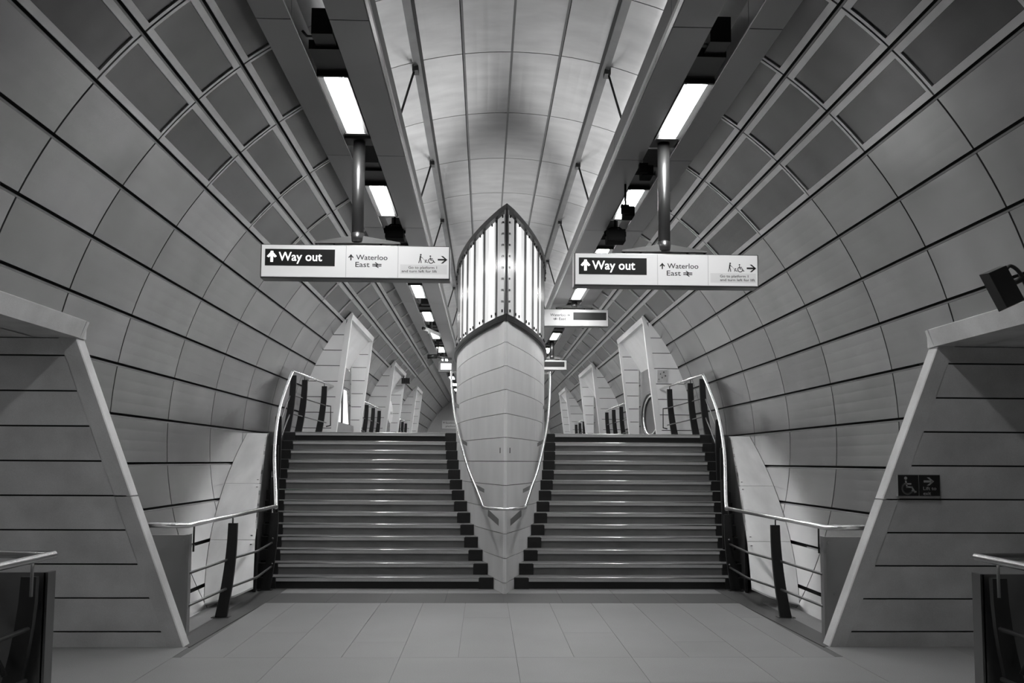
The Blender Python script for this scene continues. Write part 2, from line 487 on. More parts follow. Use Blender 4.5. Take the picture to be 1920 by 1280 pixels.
for t in (-14.4, 14.4):
    radial_bar('ceiling_rail', t, 0.075, RT-0.025, RT+0.05, 0.0, YEND, 'batten', ceil)
    radial_bar('rail_groove', t-math.copysign(0.55, t)*1.5, 0.03, RT-0.02, RT+0.05, 0.0, YEND, 'black', ceil)

# end walls of the tunnel
def disc_wall(name, y, z0, m, label):
    pts = [(RT*1.03*math.cos(R_(a)), ZC+RT*1.03*math.sin(R_(a))) for a in range(0, 181, 6)]
    pts = [(circ_x(z0)*1.03, z0)] + pts + [(-circ_x(z0)*1.03, z0)]
    o = prism(name, pts, 'y', y, y+0.2, m)
    return tag(o, label, 'wall', kind='structure')
disc_wall('wall_back', YEND-0.05, UPZ-.3, 'endw', 'pale plaster wall closing the far end of the tunnel')
disc_wall('wall_front', YB-0.1, -0.2, 'shell', 'dark wall closing the tunnel at the near end')

# ------------------------------------------------------------------ lower concrete portals
def lower_portal(s):
    o = empty('concrete_portal', (s*3.3, 8.0, 0), 'grooved concrete portal pier with leaning edge, ' + ('carrying the wheelchair lift sign' if s > 0 else 'bare of any sign, beside the foot railing'), 'portal')
    ZT = 2.69
    yf = lambda z: 8.02-0.44*z/ZT
    xe = lambda z: 2.89+0.85*z/ZT
    zs = [0.0, 0.139]+[0.139+0.3*i for i in range(1, 9)]+[ZT]
    for i, (a, b) in enumerate(zip(zs[:-1], zs[1:])):
        a2 = a+(0.007 if i else 0); b2 = b-0.007
        edge = i in ()
        v = []
        for z in (a2, b2):
            x0 = xe(z)+0.145; x1 = 7.5
            v += [(s*x0, yf(z), z), (s*x1, yf(z), z), (s*x1, yf(z)+.15, z), (s*x0, yf(z)+.15, z)]
        hexa('block', v, 'concrete', o)
    for a, b in ((0.0, 1.33), (1.342, ZT)):
        vs = []
        for z in (a, b):
            x = xe(z); y = yf(z)
            for dx, dy in ((0.152, 0), (0.008, 0), (0.0, 0.012), (0.0, 0.15), (0.152, 0.15)): vs.append((s*(x+dx), y+dy, z))
        mesh('edge_block', vs, [(0, 1, 2, 3, 4), (9, 8, 7, 6, 5)]+[(i, (i+1) % 5, 5+(i+1) % 5, 5+i) for i in range(5)], 'concrete', o)
    vs = []                                                        # dark backing behind the grooves
    for z in (0, ZT): vs += [(s*(xe(z)+.1), yf(z)+.03, z), (s*7.5, yf(z)+.03, z), (s*7.5, yf(z)+.14, z), (s*(xe(z)+.1), yf(z)+.14, z)]
    hexa('groove_backing', vs, 'shell', o)
    prism('lintel', [(s*3.72, ZT), (s*3.67, ZT+.145), (s*3.78, ZT+.19), (s*4.1, ZT+.19), (s*4.1, ZT)], 'y', OPEN_Y0, 7.66, 'concrete', o)
    vs = [(s*3.72, 7.60, ZT-.002), (s*3.72, 7.72, ZT), (s*4.1, 7.72, ZT), (s*4.1, 7.6, ZT), (s*3.66, 7.60, ZT+.145), (s*3.72, 7.72, ZT+.10), (s*4.1, 7.72, ZT+.145), (s*4.1, 7.6, ZT+.19)]
    hexa('lintel_end', vs, 'concrete', o)
    xs = sorted((s*4.08, s*7.6)); box('passage_ceiling', xs[0], xs[1], OPEN_Y0, 8.3, ZT, ZT+.1, 'concrete', o)
    xs = sorted((s*7.5, s*7.6)); box('passage_end', xs[0], xs[1], OPEN_Y0, 8.3, 0, ZT, 'concrete', o)
    xs = sorted((s*3.2, s*7.6)); box('passage_side', xs[0], xs[1], OPEN_Y0-.15, OPEN_Y0, 0, ZT, 'concrete', o)
    return o
for s in (-1, 1): lower_portal(s)

# ------------------------------------------------------------------ prow: hull plan
HX = 0.02
def hull_w(y):
    d = abs(15.6-y)/4.42
    return 0.76*max(0.0, 1-d**1.9)
def hull_pts(s, off, ys): return [(HX+s*(hull_w(y)+off), y) for y in ys]
prow = empty('concrete_prow', (HX, 15.6, 0), 'boat shaped concrete prow dividing the two flights of steps', 'pier')
def ylist(a, b, n=None):
    n = n or max(2, int((b-a)/0.2)); return [a+(b-a)*i/n for i in range(n+1)]
YT, YS = 11.18, 20.02
core = [(HX+hull_w(y)-0.012, y) for y in ylist(YT+.06, YS-.06, 30)] + [(HX-hull_w(y)+0.012, y) for y in reversed(ylist(YT+.06, YS-.06, 30))]
prism('core', core, 'z', 0.0, 3.44, 'shell', prow)
cz = [0.0, 0.135]+[0.135+0.304*i for i in range(1, 11)]+[3.45]
for i, (a, b) in enumerate(zip(cz[:-1], cz[1:])):
    for s in (-1, 1):
        joints = [YT] + ([12.9, 15.2, 17.6] if i % 2 else [14.0, 16.5]) + [YS]
        for y0, y1 in zip(joints[:-1], joints[1:]):
            if b < 0.2 and y0 > 13: continue
            ys = ylist(y0+(0.004 if y0 > YT else 0), y1-0.004)
            out = [(HX+s*(hull_w(y)+0.006), y) for y in ys]
            inn = [(HX+s*max(0.0, hull_w(y)-0.05), y) for y in reversed(ys)]
            if y0 == YT: out = [(HX, YT-0.012), (HX+s*0.022, YT-0.008)] + out[1:]
            poly = out+inn
            prism('block', poly, 'z', a+(0.004 if a else 0), b-0.004, 'hull', prow)
for dx in (-.055, .055):
    box('fixing_hole', HX+dx-.012, HX+dx+.012, 11.33, 11.42, 1.76, 1.83, 'black', prow)

# ------------------------------------------------------------------ lantern
lan = empty('prow_lantern', (HX, 15.6, 3.45), 'glowing glass lantern with pointed bow standing on the concrete prow', 'lantern')
LZ0, LZ1 = 3.54, 4.90
def ring_band(name, o0, o1, z0, z1, m):
    ys = ylist(YT-.0, YS, 40)
    vs, fs = [], []
    loop = []
    for s in (-1, 1):
        q = [(s, y) for y in ys]; loop += q if s < 0 else q[::-1]
    n = len(loop)
    for z in (z0, z1):
        for off in (o0, o1):
            for s, y in loop:
                yy = y + (-(off)*1.2 if y < 11.3 else (off*1.2 if y > 19.9 else 0))
                x = hull_w(y)+off if YT+.05 < y < YS-.05 else 0.004
                vs.append((HX+s*max(x, .004), yy, z))
    for i in range(n):
        j = (i+1) % n
        fs += [(i, j, n+j, n+i), (2*n+j, 2*n+i, 3*n+i, 3*n+j), (n+i, n+j, 3*n+j, 3*n+i), (j, i, 2*n+i, 2*n+j)]
    return mesh(name, vs, fs, m, lan)
ring_band('base_frame', -0.10, 0.035, 3.445, LZ0, 'blackm')
ring_band('base_drip', -0.10, 0.05, 3.455, 3.485, 'black')
ring_band('top_frame', -0.10, 0.03, LZ1, LZ1+0.075, 'black')
pb = [YT, 11.62] + [11.62+0.6*i for i in range(1, 8)]
pb += [31.2-y for y in reversed(pb[:-1])]
pb = sorted(set(round(y, 3) for y in pb)); 
for s in (-1, 1):
    for a, b in zip(pb[:-1], pb[1:]):
        ys = ylist(max(a+0.002, YT+.03), b-0.002, 5)
        o_ = [(HX+s*(hull_w(y)+0.012), y) for y in ys]; i_ = [(HX+s*(hull_w(y)+0.004), y) for y in reversed(ys)]
        prism('glass_pane', o_+i_, 'z', LZ0, LZ1, 'glass', lan)
        if b > 11.7 and a < 19.5:
            f1 = a+(b-a)*.30; f2 = a+(b-a)*.68
            for ya, yb, mm in ((a+.003, f1, 'board'), (f1, f2, 'boardb'), (f2, b-.003, 'board')):
                ys = ylist(ya, yb, 3)
                o_ = [(HX+s*(hull_w(y)-0.03), y) for y in ys]; i_ = [(HX+s*(hull_w(y)-0.045), y) for y in reversed(ys)]
                prism('light_board', o_+i_, 'z', LZ0+.004, LZ1-.004, mm, lan)
        else:
            ys = ylist(a+.17, b-.012, 3) if a < 12 else ylist(a+.012, b-.17, 3)
            o_ = [(HX+s*(hull_w(y)-0.03), y) for y in ys]; i_ = [(HX+s*(hull_w(y)-0.045), y) for y in reversed(ys)]
            prism('light_board', o_+i_, 'z', LZ0+.004, LZ1-.004, 'boardd', lan)
        if a > YT+.1:
            x = HX+s*hull_w(a)
            box('mullion', min(x, x-s*.03), max(x, x-s*.03), a-.002, a+.002, LZ0, LZ1, 'panelg', lan)
        for yy in ((a+.09, b-.09) if b-a > .3 else ()):
            for z in (LZ0+.055, LZ1-.06):
                x = HX+s*(hull_w(yy)+.012)
                prism('fixing', [(yy+.016*math.cos(q*PI/4), z+.02*math.sin(q*PI/4)) for q in range(8)], 'x', min(x, x+s*.02), max(x, x+s*.02), 'black', lan)
    # small brackets climbing beside the bow
    for i in range(8):
        y = YT+.17; x = HX+s*(hull_w(y)-.005); z = LZ0+.18+i*.15
        hexa('bow_bracket', [(x-s*.0, y, z), (x-s*.05, y+.01, z+.0), (x-s*.05, y+.02, z+.03), (x, y+.01, z+.03), (x+s*.015, y+.12, z+.02), (x-s*.05, y+.12, z+.02), (x-s*.05, y+.12, z+.05), (x+s*.015, y+.12, z+.05)], 'trim', lan)
prism('bow_mullion', [(HX-.03, YT+.03), (HX-.015, YT-.03), (HX+.015, YT-.03), (HX+.03, YT+.03)], 'z', LZ0, LZ1, 'gunmetal', lan)
def roof_part(name, ya, yb, z, m):
    prism(name, [(HX+hull_w(y)-.06, y) for y in ylist(ya, yb, 14)]+[(HX-hull_w(y)+.06, y) for y in reversed(ylist(ya, yb, 14))], 'z', z, z+.03, m, lan)
roof_part('roof', YT+.3, 13.2, LZ1, 'black')
roof_part('added_roof_glow', 13.2, YS-.35, LZ1, 'roofl')  # added glow on the unseen rear roof, ends the dark reflection in the vault
prism('floor_tray', [(HX+hull_w(y)-.02, y) for y in ylist(YT+.1, YS-.1, 24)]+[(HX-hull_w(y)+.02, y) for y in reversed(ylist(YT+.1, YS-.1, 24))], 'z', 3.45, LZ0+.004, 'panelg', lan)
prism('inner_screen', [(HX+s_*0.012+0, 0) for s_ in ()] or [(HX-.1, YT+.5), (HX+.1, YT+.5), (HX+.3, 13), (HX+.3, 18), (HX+.1, 19.6), (HX-.1, 19.6), (HX-.3, 18), (HX-.3, 13)], 'z', LZ0, LZ1, 'panelg', lan)

# ------------------------------------------------------------------ staircases
XO = [(11.4, 3.04), (11.61, 3.06), (12.13, 3.13), (12.64, 3.22), (13.16, 3.33), (13.67, 3.42), (14.19, 3.50), (14.7, 3.55), (15.1, 3.58)]
def xo(y):
    if y <= XO[0][0]: return XO[0][1]
    for (a, p), (b, q) in zip(XO[:-1], XO[1:]):
        if y <= b: return p+(q-p)*(y-a)/(b-a)
    return XO[-1][1]
RS = 0.595; RY = 9.98
def rz(y): return RS*(y-RY)
RE = [(10.22, 2.86), (10.66, 2.97), (11.1, 3.075), (11.62, 3.18), (12.21, 3.30), (12.79, 3.41), (13.44, 3.535), (15.2, 3.66)]
def re_(y):
    if y <= RE[0][0]: return RE[0][1]
    for (a, p), (b, q) in zip(RE[:-1], RE[1:]):
        if y <= b: return p+(q-p)*(y-a)/(b-a)
    return RE[-1][1]
def staircase(s):
    o = empty('staircase', (s*1.8, ST0, 0), 'flight of broad grey steps with black ends beside the prow, ' + ('lift sign side' if s > 0 else 'side without lift sign'), 'stairs')
    NO = 0.028
    for k in range(14):
        y0 = ST0+k*GO; y1 = y0+GO; z1 = (k+1)*RI; z0 = k*RI
        yb = y1 if k < 13 else y0+0.10
        hin = lambda y: HX*s+hull_w(y)+.002
        def quad(name, xa0, xb0, xa1, xb1, ya, yb_, za, zb, m):
            v = []
            for z in (za, zb): v += [(s*xa0, ya, z), (s*xb0, ya, z), (s*xb1, yb_, z), (s*xa1, yb_, z)]
            return hexa(name, v, m, o)
        ya = y0-NO
        quad('tread', hin(ya), xo(ya)+.02, hin(yb), xo(yb)+.02, ya+0.006, yb, z1-0.052, z1-0.0, 'tread')
        bi = hin(y0)+0.19; bo = xo(y0)-0.14
        quad('step_edge', bi, bo, bi, bo, ya, ya+0.04, z1-0.056, z1-0.008, 'nosef')
        tube('nosing', [(s*(bi-.01), ya+.004, z1-.007), (s*(bo+.01), ya+.004, z1-.007)], .0085, 'nosing', o, 10)
        quad('riser', hin(y0), xo(y0)+.02, hin(y0), xo(y0)+.02, y0, y0+0.03, z0-0.01, z1-0.05, 'black' if k in (0, 13) else 'riser')
        for (xa, xb) in ((hin(y0), bi), (bo, max(xo(y0)+.06, re_(y0)-.012))):
            quad('end_block', xa, xb, xa, xb, ya-0.004, y0+0.02, z0+0.002, z1-0.006, 'black')
    # solid under the steps
    v = [(ST0+GO+.03, 0.0), (ST0+13*GO+.02, 0.0), (ST0+13*GO+.02, 12*RI-.06)]
    xs = sorted((s*.80, s*3.05)); prism('understair', v, 'x', xs[0], xs[1], 'black', o)
    return o
for s in (-1, 1): staircase(s)

# sloping steel apron between the stair side and the tunnel wall
def apron(s):
    o = empty('stair_apron', (s*3.4, 11.0, 0), 'sloping bright steel apron between the steps and tunnel wall, ' + ('lift sign side' if s > 0 else 'side without lift sign'), 'cladding')
    def outer(y):
        z = min(rz(y), UPZ-.02) if y > 10 else 0
        return circ_x(max(z, 0.0))-0.005
    cuts = [10.06, 11.10, 12.22, 13.44]
    for a, b in zip(cuts[:-1], cuts[1:]):
        ys = ylist(a+(.005 if a > 10.1 else 0), b-.005, 8); vs = []; n = len(ys)
        for dz in (0, -0.02):
            for y in ys:
                xi = re_(y) if y > 10.25 else 2.90+(10.25-y)*2.6
                vs += [(s*xi, y, rz(y)+dz), (s*outer(y), y, rz(y)+dz)]
        fs = []
        for i in range(n-1):
            q = 2*i; fs += [(q, q+1, q+3, q+2), (2*n+q+2, 2*n+q+3, 2*n+q+1, 2*n+q), (q, q+2, 2*n+q+2, 2*n+q), (q+3, q+1, 2*n+q+1, 2*n+q+3)]
        fs += [(1, 0, 2*n, 2*n+1), (2*n-2, 2*n-1, 4*n-1, 4*n-2)]
        mesh('apron_panel', vs, fs, 'ramp', o)
    # flat sill at landing level
    hexa('sill', [(s*re_(13.44), 13.45, UPZ-.09), (s*3.832, 13.45, UPZ-.09), (s*3.832, 14.97, UPZ-.09), (s*re_(14.97), 14.97, UPZ-.09), (s*re_(13.44), 13.45, UPZ-.07), (s*3.832, 13.45, UPZ-.07), (s*3.832, 14.97, UPZ-.07), (s*re_(14.97), 14.97, UPZ-.07)], 'ramp', o)
    # black stair cheek below the inner edge
    ys = ylist(11.3, 14.93, 16); vs = []; n = len(ys)
    for y in ys:
        zt = min(rz(y), UPZ-.06); zl = max(0.0, (y-ST0)*RI/GO-.25)
        vs += [(s*(re_(y)-.012), y, zl), (s*(re_(y)-.012), y, zt), (s*(re_(y)+.02), y, zl), (s*(re_(y)+.02), y, zt)]
    fs = []
    for i in range(n-1):
        q = 4*i; fs += [(q, q+1, q+5, q+4), (q+2, q+6, q+7, q+3), (q+1, q+3, q+7, q+5)]
    fs += [(0, 2, 3, 1), (4*n-4, 4*n-3, 4*n-1, 4*n-2)]
    mesh('stair_cheek', vs, fs, 'black', o)
    for y in (11.02, 11.18, 12.14, 12.30):
        x = s*(re_(y)+.05); z = rz(y)
        prism('bolt', [(x+.012*math.cos(q*PI/4), y+.014*math.sin(q*PI/4)) for q in range(8)], 'z', z, z+.006, 'blackm', o)
    return o
for s in (-1, 1): apron(s)

# ------------------------------------------------------------------ railings
def blade(parent, s, xr, y, z0, h, hook=True, lean=.10):
    """curved black blade post leaning towards the rail; s = outward direction"""
    n = 7; outer, inner = [], []
    for i in range(n):
        t = i/(n-1)
        c = xr + s*(-.005+lean*(1-t)**1.9); wd = 0.061-0.014*t
        outer.append((c+s*wd, z0+h*t)); inner.append((c-s*wd, z0+h*t))
    poly = outer+[(inner[-1][0]-s*.0, inner[-1][1])]+inner[::-1][1:]
    p = prism('post', poly, 'y', y-.02, y+.02, 'black', parent)
    if hook:
        tube('rail_bracket', [(xr, y, z0+h+.055), (xr, y, z0+h-.04)], .008, 'blackm', p, 6)
        box('base_plate', min(outer[0][0], inner[0][0])-.03, max(outer[0][0], inner[0][0])+.03, y-.05, y+.05, z0, z0+.008, 'black', p)
    return p

def railing(s):
    o = empty('stair_railing', (s*2.95, 9.5, 0), 'curving stainless railing with black blade posts climbing the steps, ' + ('lift sign side' if s > 0 else 'side without lift sign'), 'railing')
    XR, ZR = 2.91, 1.064
    tube('handrail', [(s*3.27, 8.1, ZR), (s*XR, 8.1, ZR), (s*2.905, 11.42, ZR)], .024, 'rail', o, 12)
    sp = [(2.905, 11.42, 1.05), (2.99, 11.76, 1.18), (3.09, 12.13, 1.38), (3.255, 12.75, 1.745), (3.40, 13.45, 2.155), (3.49, 14.06, 2.515), (3.535, 14.65, 2.863), (3.515, 15.02, 3.165)]
    pth = smooth_path([(s*a, b, c) for a, b, c in sp], 5)
    tube('stair_handrail', pth, .024, 'rail', o, 12)
    tube('landing_handrail', [pth[-1], (s*3.16, 16.94, 3.07)], .022, 'rail', o, 10)
    for zb in (.60, .30):
        tube('bar', [(s*2.99, 8.4, zb), (s*2.955, 9.51, zb), (s*2.87, 10.4, zb), (s*2.95, 11.46, zb)], .014, 'gunmetal', o, 8)
    for dz in (-.40, -.72):
        q = [(p.x+s*.03, p.y, p.z+dz) for p in pth]
        tube('stair_bar', q, .012, 'gunmetal', o, 8)
        tube('landing_bar', [q[-1], (s*3.2, 16.5, 3.07+dz)], .011, 'gunmetal', o, 8)
    tube('gate_loop', [(s*3.2, 16.5, 2.67), (s*3.12, 16.5, 2.66), (s*3.12, 16.5, 2.30), (s*3.2, 16.5, 2.28)], .012, 'black', o, 8)
    blade(o, s, s*XR, 9.51, 0, .985)
    blade(o, s, s*2.93, 11.46, 0, .98, lean=.1)
    for (x, y, zr) in ((3.117, 12.23, 1.44), (3.31, 13.0, 1.89), (3.45, 13.78, 2.35)):
        zb = max(0, RI*math.floor((y-ST0)/GO)+RI); blade(o, s, s*x, y, zb, zr-.02-zb, False, .02)
    blade(o, s, s*3.50, 15.0, UPZ, .96, False, .1)
    blade(o, s, s*3.41, 15.5, UPZ, .93)
    blade(o, s, s*3.24, 16.45, UPZ, .90)
    # triangular steel panel beside the concrete pier
    p = prism('end_panel', [(s*3.0, .02), (s*3.0, .955), (s*3.41, .955), (s*3.05, .02)], 'y', 8.37, 8.395, 'panelg', o)
    box('panel_flange', min(s*2.985, s*3.01), max(s*2.985, s*3.01), 8.36, 8.44, .02, .96, 'panelg', p)
    for (x, z) in ((3.04, .90), (3.09, .42)):
        prism('bolt', [(s*x+.016*math.cos(q*PI/4), z+.016*math.sin(q*PI/4)) for q in range(8)], 'y', 8.35, 8.36, 'panelg', p)
    tube('rail_bracket', [(s*2.95, 8.38, ZR), (s*2.95, 8.38, .80)], .009, 'blackm', p, 6)
    return o
for s in (-1, 1): railing(s)

def near_railing(s):
    o = empty('passage_railing', (s*2.95, 5.0, 0), 'short stainless railing with dark end panel at the passage mouth, ' + ('lift sign side' if s > 0 else 'side without lift sign'), 'railing')
    XR, ZR = 2.91, 1.064
    tube('handrail', [(s*XR, 3.2, ZR), (s*XR, 5.6, ZR), (s*3.3, 5.62, ZR)], .025, 'rail', o, 14)
    p = prism('end_panel', [(s*2.99, .0), (s*2.99, .945), (s*3.45, .945), (s*3.40, .0)], 'y', 5.68, 5.70, 'gunmetal', o)
    hexa('panel_flange', [(s*2.975, 5.68, 0), (s*3.0, 5.68, 0), (s*3.0, 5.78, 0), (s*2.975, 5.78, 0), (s*2.975, 5.68, .945), (s*3.0, 5.68, .945), (s*3.0, 5.78, .945), (s*2.975, 5.78, .945)], 'gunmetal', p)
    tube('rail_bracket', [(s*2.96, 5.45, ZR), (s*2.96, 5.45, .83)], .011, 'panelg', p, 6)
    blade(o, s, s*3.05, 5.60, 0, .93, False, .16)
    blade(o, s, s*2.95, 4.3, 0, .985)
    for zb in (.62, .31): tube('bar', [(s*3.02, 3.2, zb), (s*3.02, 5.55, zb)], .016, 'blackm', o, 8)
    tube('stay', [(s*3.42, 5.5, .92), (s*3.12, 5.5, .35)], .018, 'black', o, 8)
    return o
for s in (-1, 1): near_railing(s)

def prow_rail():
    o = empty('prow_handrail', (HX, 11.0, 0), 'polished steel handrail wrapping the nose of the concrete prow', 'handrail')
    path = []
    for s in (-1, 1):
        sp = [(.27, 11.55, 1.06), (.37, 11.95, 1.29), (.48, 12.35, 1.53), (.60, 12.95, 1.88), (.71, 13.6, 2.26), (.79, 14.3, 2.68), (.83, 14.75, 2.98), (.845, 15.0, 3.18)]
        pt = smooth_path([(HX+s*a, b, c) for a, b, c in sp], 5)
        tube('side_rail', pt, .020, 'rail', o, 12)
        tube('rail_return', [pt[-1], (HX+s*.84, 15.35, 3.20), (HX+s*.757, 15.4, 3.20)], .018, 'rail', o, 10)
        for (x, y, z) in ((.40, 12.05, 1.35), (.64, 13.2, 2.0), (.78, 14.2, 2.62)):
            xa = HX+s*x; xb = HX+s*(hull_w(y)-.01)
            hexa('bracket', [(xa, y-.006, z-.06), (xb, y-.006, z-.13), (xb, y+.006, z-.13), (xa, y+.006, z-.06), (xa, y-.006, z), (xb, y-.006, z-.08), (xb, y+.006, z-.08), (xa, y+.006, z)], 'panelg', o)
        # front bracket
        xa = HX+s*.215; xb = HX+s*.075
        hexa('bracket', [(xa, 11.34, .955), (xb, 11.36, .83), (xb, 11.37, .83), (xa, 11.35, .955), (xa, 11.34, 1.045), (xb, 11.36, .915), (xb, 11.37, .915), (xa, 11.35, 1.045)], 'panelg', o)
    fr = [(HX+.275*math.cos(a), 11.55-.50*math.sin(a), 1.06) for a in [PI*i/14 for i in range(15)]]
    tube('nose_rail', fr, .020, 'rail', o, 12)
    return o
prow_rail()

# ------------------------------------------------------------------ upper portals
def upper_portal(s, k):
    yf, yr = PORTALS[k]
    what = ['nearest the top of the steps', 'second along the raised concourse', 'third along the raised concourse'][k]
    o = empty('niche_portal', (s*3.1, yf, UPZ), 'tapering grey concrete niche portal ' + what + ', ' + ('lift sign side' if s > 0 else 'side without lift sign'), 'portal', 'concrete portals along the raised concourse')
    ZT = 4.37
    xi = lambda z: 2.83+0.26*(ZT-z)/(ZT-UPZ)
    zs = [UPZ]+[UPZ+.14+.3*i for i in range(8)]+[4.50]
    def block(z0, z1, fx0, fx1, y0, y1, name='block', m='concup'):
        v = []
        for z in (z0, z1): v += [(s*fx0(z), y0, z), (s*fx1(z), y0, z), (s*fx1(z), y1, z), (s*fx0(z), y1, z)]
        hexa(name, v, m, o)
    for i, (a, b) in enumerate(zip(zs[:-1], zs[1:])):
        g = .007
        block(a+(g if i else 0), b-g, lambda z: min(xi(z)+.10, circ_x(z)-.012), lambda z: circ_x(z)+.004, yf, yf+.09) if b < 4.45 else None
        if b < ZT+.05: block(a+(g if i else 0), b-g, lambda z: xi(z)+.05, lambda z: min(3.30, circ_x(z)-.004), yr, yr+.09)
    block(UPZ, 4.25, lambda z: xi(z), lambda z: xi(z)+.105, yf-.004, yf+.10, 'edge_block')
    block(4.25, 4.5, lambda z: xi(z), lambda z: min(xi(z)+.105, circ_x(z)+.002), yf-.004, yf+.10, 'edge_block')
    block(UPZ, ZT, lambda z: xi(z), lambda z: xi(z)+.055, yr-.004, yr+.10, 'edge_block')
    for a, b in ((UPZ, 2.9), (2.9, 3.6), (3.6, 4.05), (4.05, 4.34)): block(a, b, lambda z: xi(z)+.06, lambda z: circ_x(z)-.004, yf+.03, yf+.08, 'groove_backing', 'shell')
    for a, b in ((UPZ, 3.8), (3.8, 4.1), (4.1, 4.3)): block(a, b, lambda z: xi(z)+.06, lambda z: min(3.28, circ_x(z)-.008), yr+.03, yr+.08, 'groove_backing', 'shell')
    prism('lintel', [(s*2.825, ZT), (s*2.80, 4.47), (s*2.832, 4.504), (s*2.90, 4.427), (s*2.945, ZT)], 'y', yf+.0, yr+.10, 'concup', o)
    xs = sorted((s*3.35, s*3.38)); box('niche_back', xs[0], xs[1], yf+.09, yr+.09, UPZ, 3.72, 'panelg', o)
    pts = [(3.80*math.cos(R_(a)), ZC+3.80*math.sin(R_(a))) for a in (28.0, 31.5, 35.0, 38.5, 40.3)]
    pts += [(3.83*math.cos(R_(a)), ZC+3.83*math.sin(R_(a))) for a in (40.3, 38.5, 35.0, 31.5, 28.0)]
    prism('niche_ceiling', [(s*x, z) for x, z in pts], 'y', yf+.08, yr+.02, 'concup', o)
    return o
for s in (-1, 1):
    for k in range(3): upper_portal(s, k)

def upper_rail(s, k):
    ya, yb = (20.47, 25.08) if k == 0 else (28.87, 33.48)
    o = empty('concourse_railing', (s*3.25, (ya+yb)/2, UPZ), 'steel railing with black posts ' + ('between first and second' if k == 0 else 'between second and third') + ' concrete portals, ' + ('lift sign side' if s > 0 else 'side without lift sign'), 'railing', 'railings between the upper portals')
    tube('handrail', [(s*3.25, ya, 3.10), (s*3.18, yb, 3.10)], .022, 'rail', o, 8)
    for dz in (-.4, -.72): tube('bar', [(s*3.28, ya, 3.1+dz), (s*3.22, yb, 3.1+dz)], .012, 'gunmetal', o, 6)
    for t in (.38, .66, .95): blade(o, s, s*3.22, ya+(yb-ya)*t, UPZ, .92, False, .1)
for s in (-1, 1):
    for k in (0, 1): upper_rail(s, k)

# things in the upper niches
def niche_poster():
    o = empty('poster_case', (-3.33, 18.6, UPZ), 'tall glossy poster case above two painted white light reflections, set in the concrete niche', 'poster case')
    box('base', -3.352, -3.22, 17.6, 20.05, UPZ, UPZ+.30, 'panelg', o)
    box('poster', -3.34, -3.31, 17.6, 20.05, 3.25, 3.66, 'poster', o)
    box('back', -3.352, -3.33, 17.6, 20.05, UPZ+.3, 3.70, 'poster', o)
    for (ya, yb, yc, yd) in ((17.9, 18.78, 18.25, 18.78), (18.95, 19.85, 18.95, 19.5)):
        hexa('reflection_leaf', [(-3.30, ya, UPZ+.33), (-3.325, ya, UPZ+.33), (-3.325, yb, UPZ+.33), (-3.30, yb, UPZ+.33), (-3.30, yc, 3.18), (-3.325, yc, 3.18), (-3.325, yd, 3.18), (-3.30, yd, 3.18)], 'reflw', o)  # glowing white shapes paint the reflection of platform light
    box('divider', -3.335, -3.28, 18.8, 18.93, UPZ+.3, 3.70, 'black', o)
niche_poster()
def round_frame():
    o = empty('round_mirror', (3.3, 18.6, 2.55), 'dark convex mirror in a shiny round rim low in the concrete niche', 'mirror')
    c = [(18.55+.95*math.cos(2*PI*i/24), 2.64+.47*math.sin(2*PI*i/24)) for i in range(24)]
    tube('rim', [(3.29, a, b) for a, b in c]+[(3.29, c[0][0], c[0][1])], .05, 'black', o, 8, False)
    tube('bezel', [(3.28, 18.55+(a-18.55)*.9, 2.64+(b-2.64)*.88) for a, b in c]+[(3.28, 18.55+(c[0][0]-18.55)*.9, c[0][1])], .025, 'rail', o, 8, False)
    prism('disc', [(18.55+(a-18.55)*.95, 2.64+(b-2.64)*.95) for a, b in c], 'x', 3.31, 3.34, 'gunmetal', o)
round_frame()
def notice():
    o = empty('paper_notice', (3.2, 16.915, 3.2), 'faded square paper notice stuck on the concrete portal beside the railing', 'notice')
    box('sheet', 3.10, 3.29, 16.914, 16.928, 3.20, 3.44, 'faded', o)
    for i in range(5): box('tear', 3.12+.03*i, 3.135+.034*i, 16.912, 16.9145, 3.24+.035*((i*3) % 5), 3.27+.035*((i*3) % 5), 'gunmetal', o)
notice()
def disc_sign():
    o = empty('round_sign', (-3.06, 26.6, 2.9), 'white round sign projecting from the second concrete portal', 'sign')
    prism('disc', [(26.0+.75*math.cos(2*PI*i/28), 3.08+.33*math.sin(2*PI*i/28)) for i in range(28)], 'x', -3.08, -3.03, 'white', o)
    prism('hub', [(26.0+.06*math.cos(2*PI*i/10), 3.08+.06*math.sin(2*PI*i/10)) for i in range(10)], 'x', -3.03, -2.97, 'white', o)
    tube('arm', [(-3.05, 26.0, 3.08), (-3.352, 26.2, 3.08)], .02, 'gunmetal', o, 6)
disc_sign()
def exit_box():
    o = empty('indicator_box', (-3.0, 28.4, 4.2), 'black train indicator box hung under the second concrete lintel', 'indicator')
    box('case', -2.93, -2.66, 28.25, 28.42, 4.12, 4.30, 'black', o)
    for i in range(4): box('display_segment', -2.915+i*.063, -2.865+i*.063, 28.24, 28.25, 4.15, 4.27, 'signdark', o)
    tube('drop_rod', [(-2.87, 28.33, 4.29), (-2.87, 28.33, 4.39)], .02, 'black', o, 6)
exit_box()
def end_sign():
    o = empty('end_wall_sign', (-2.2, YEND-.1, 3.7), 'small white platform direction sign on the pale end wall', 'sign')
    y = YEND-.12
    box('plate', -2.72, -1.70, y, y+.07, 3.50, 3.98, 'white', o)
    text('lettering', 'Eastbound', -2.50, 3.79, .10, 'ink', o, y, width=.7)
    text('lettering', 'platform', -2.50, 3.60, .10, 'ink', o, y, width=.6)
    strokes('arrow_symbol', [[(-2.64, 3.85), (-2.56, 3.85)], [(-2.61, 3.88), (-2.64, 3.85), (-2.61, 3.82)]], .02, 'ink', o, y)
end_sign()

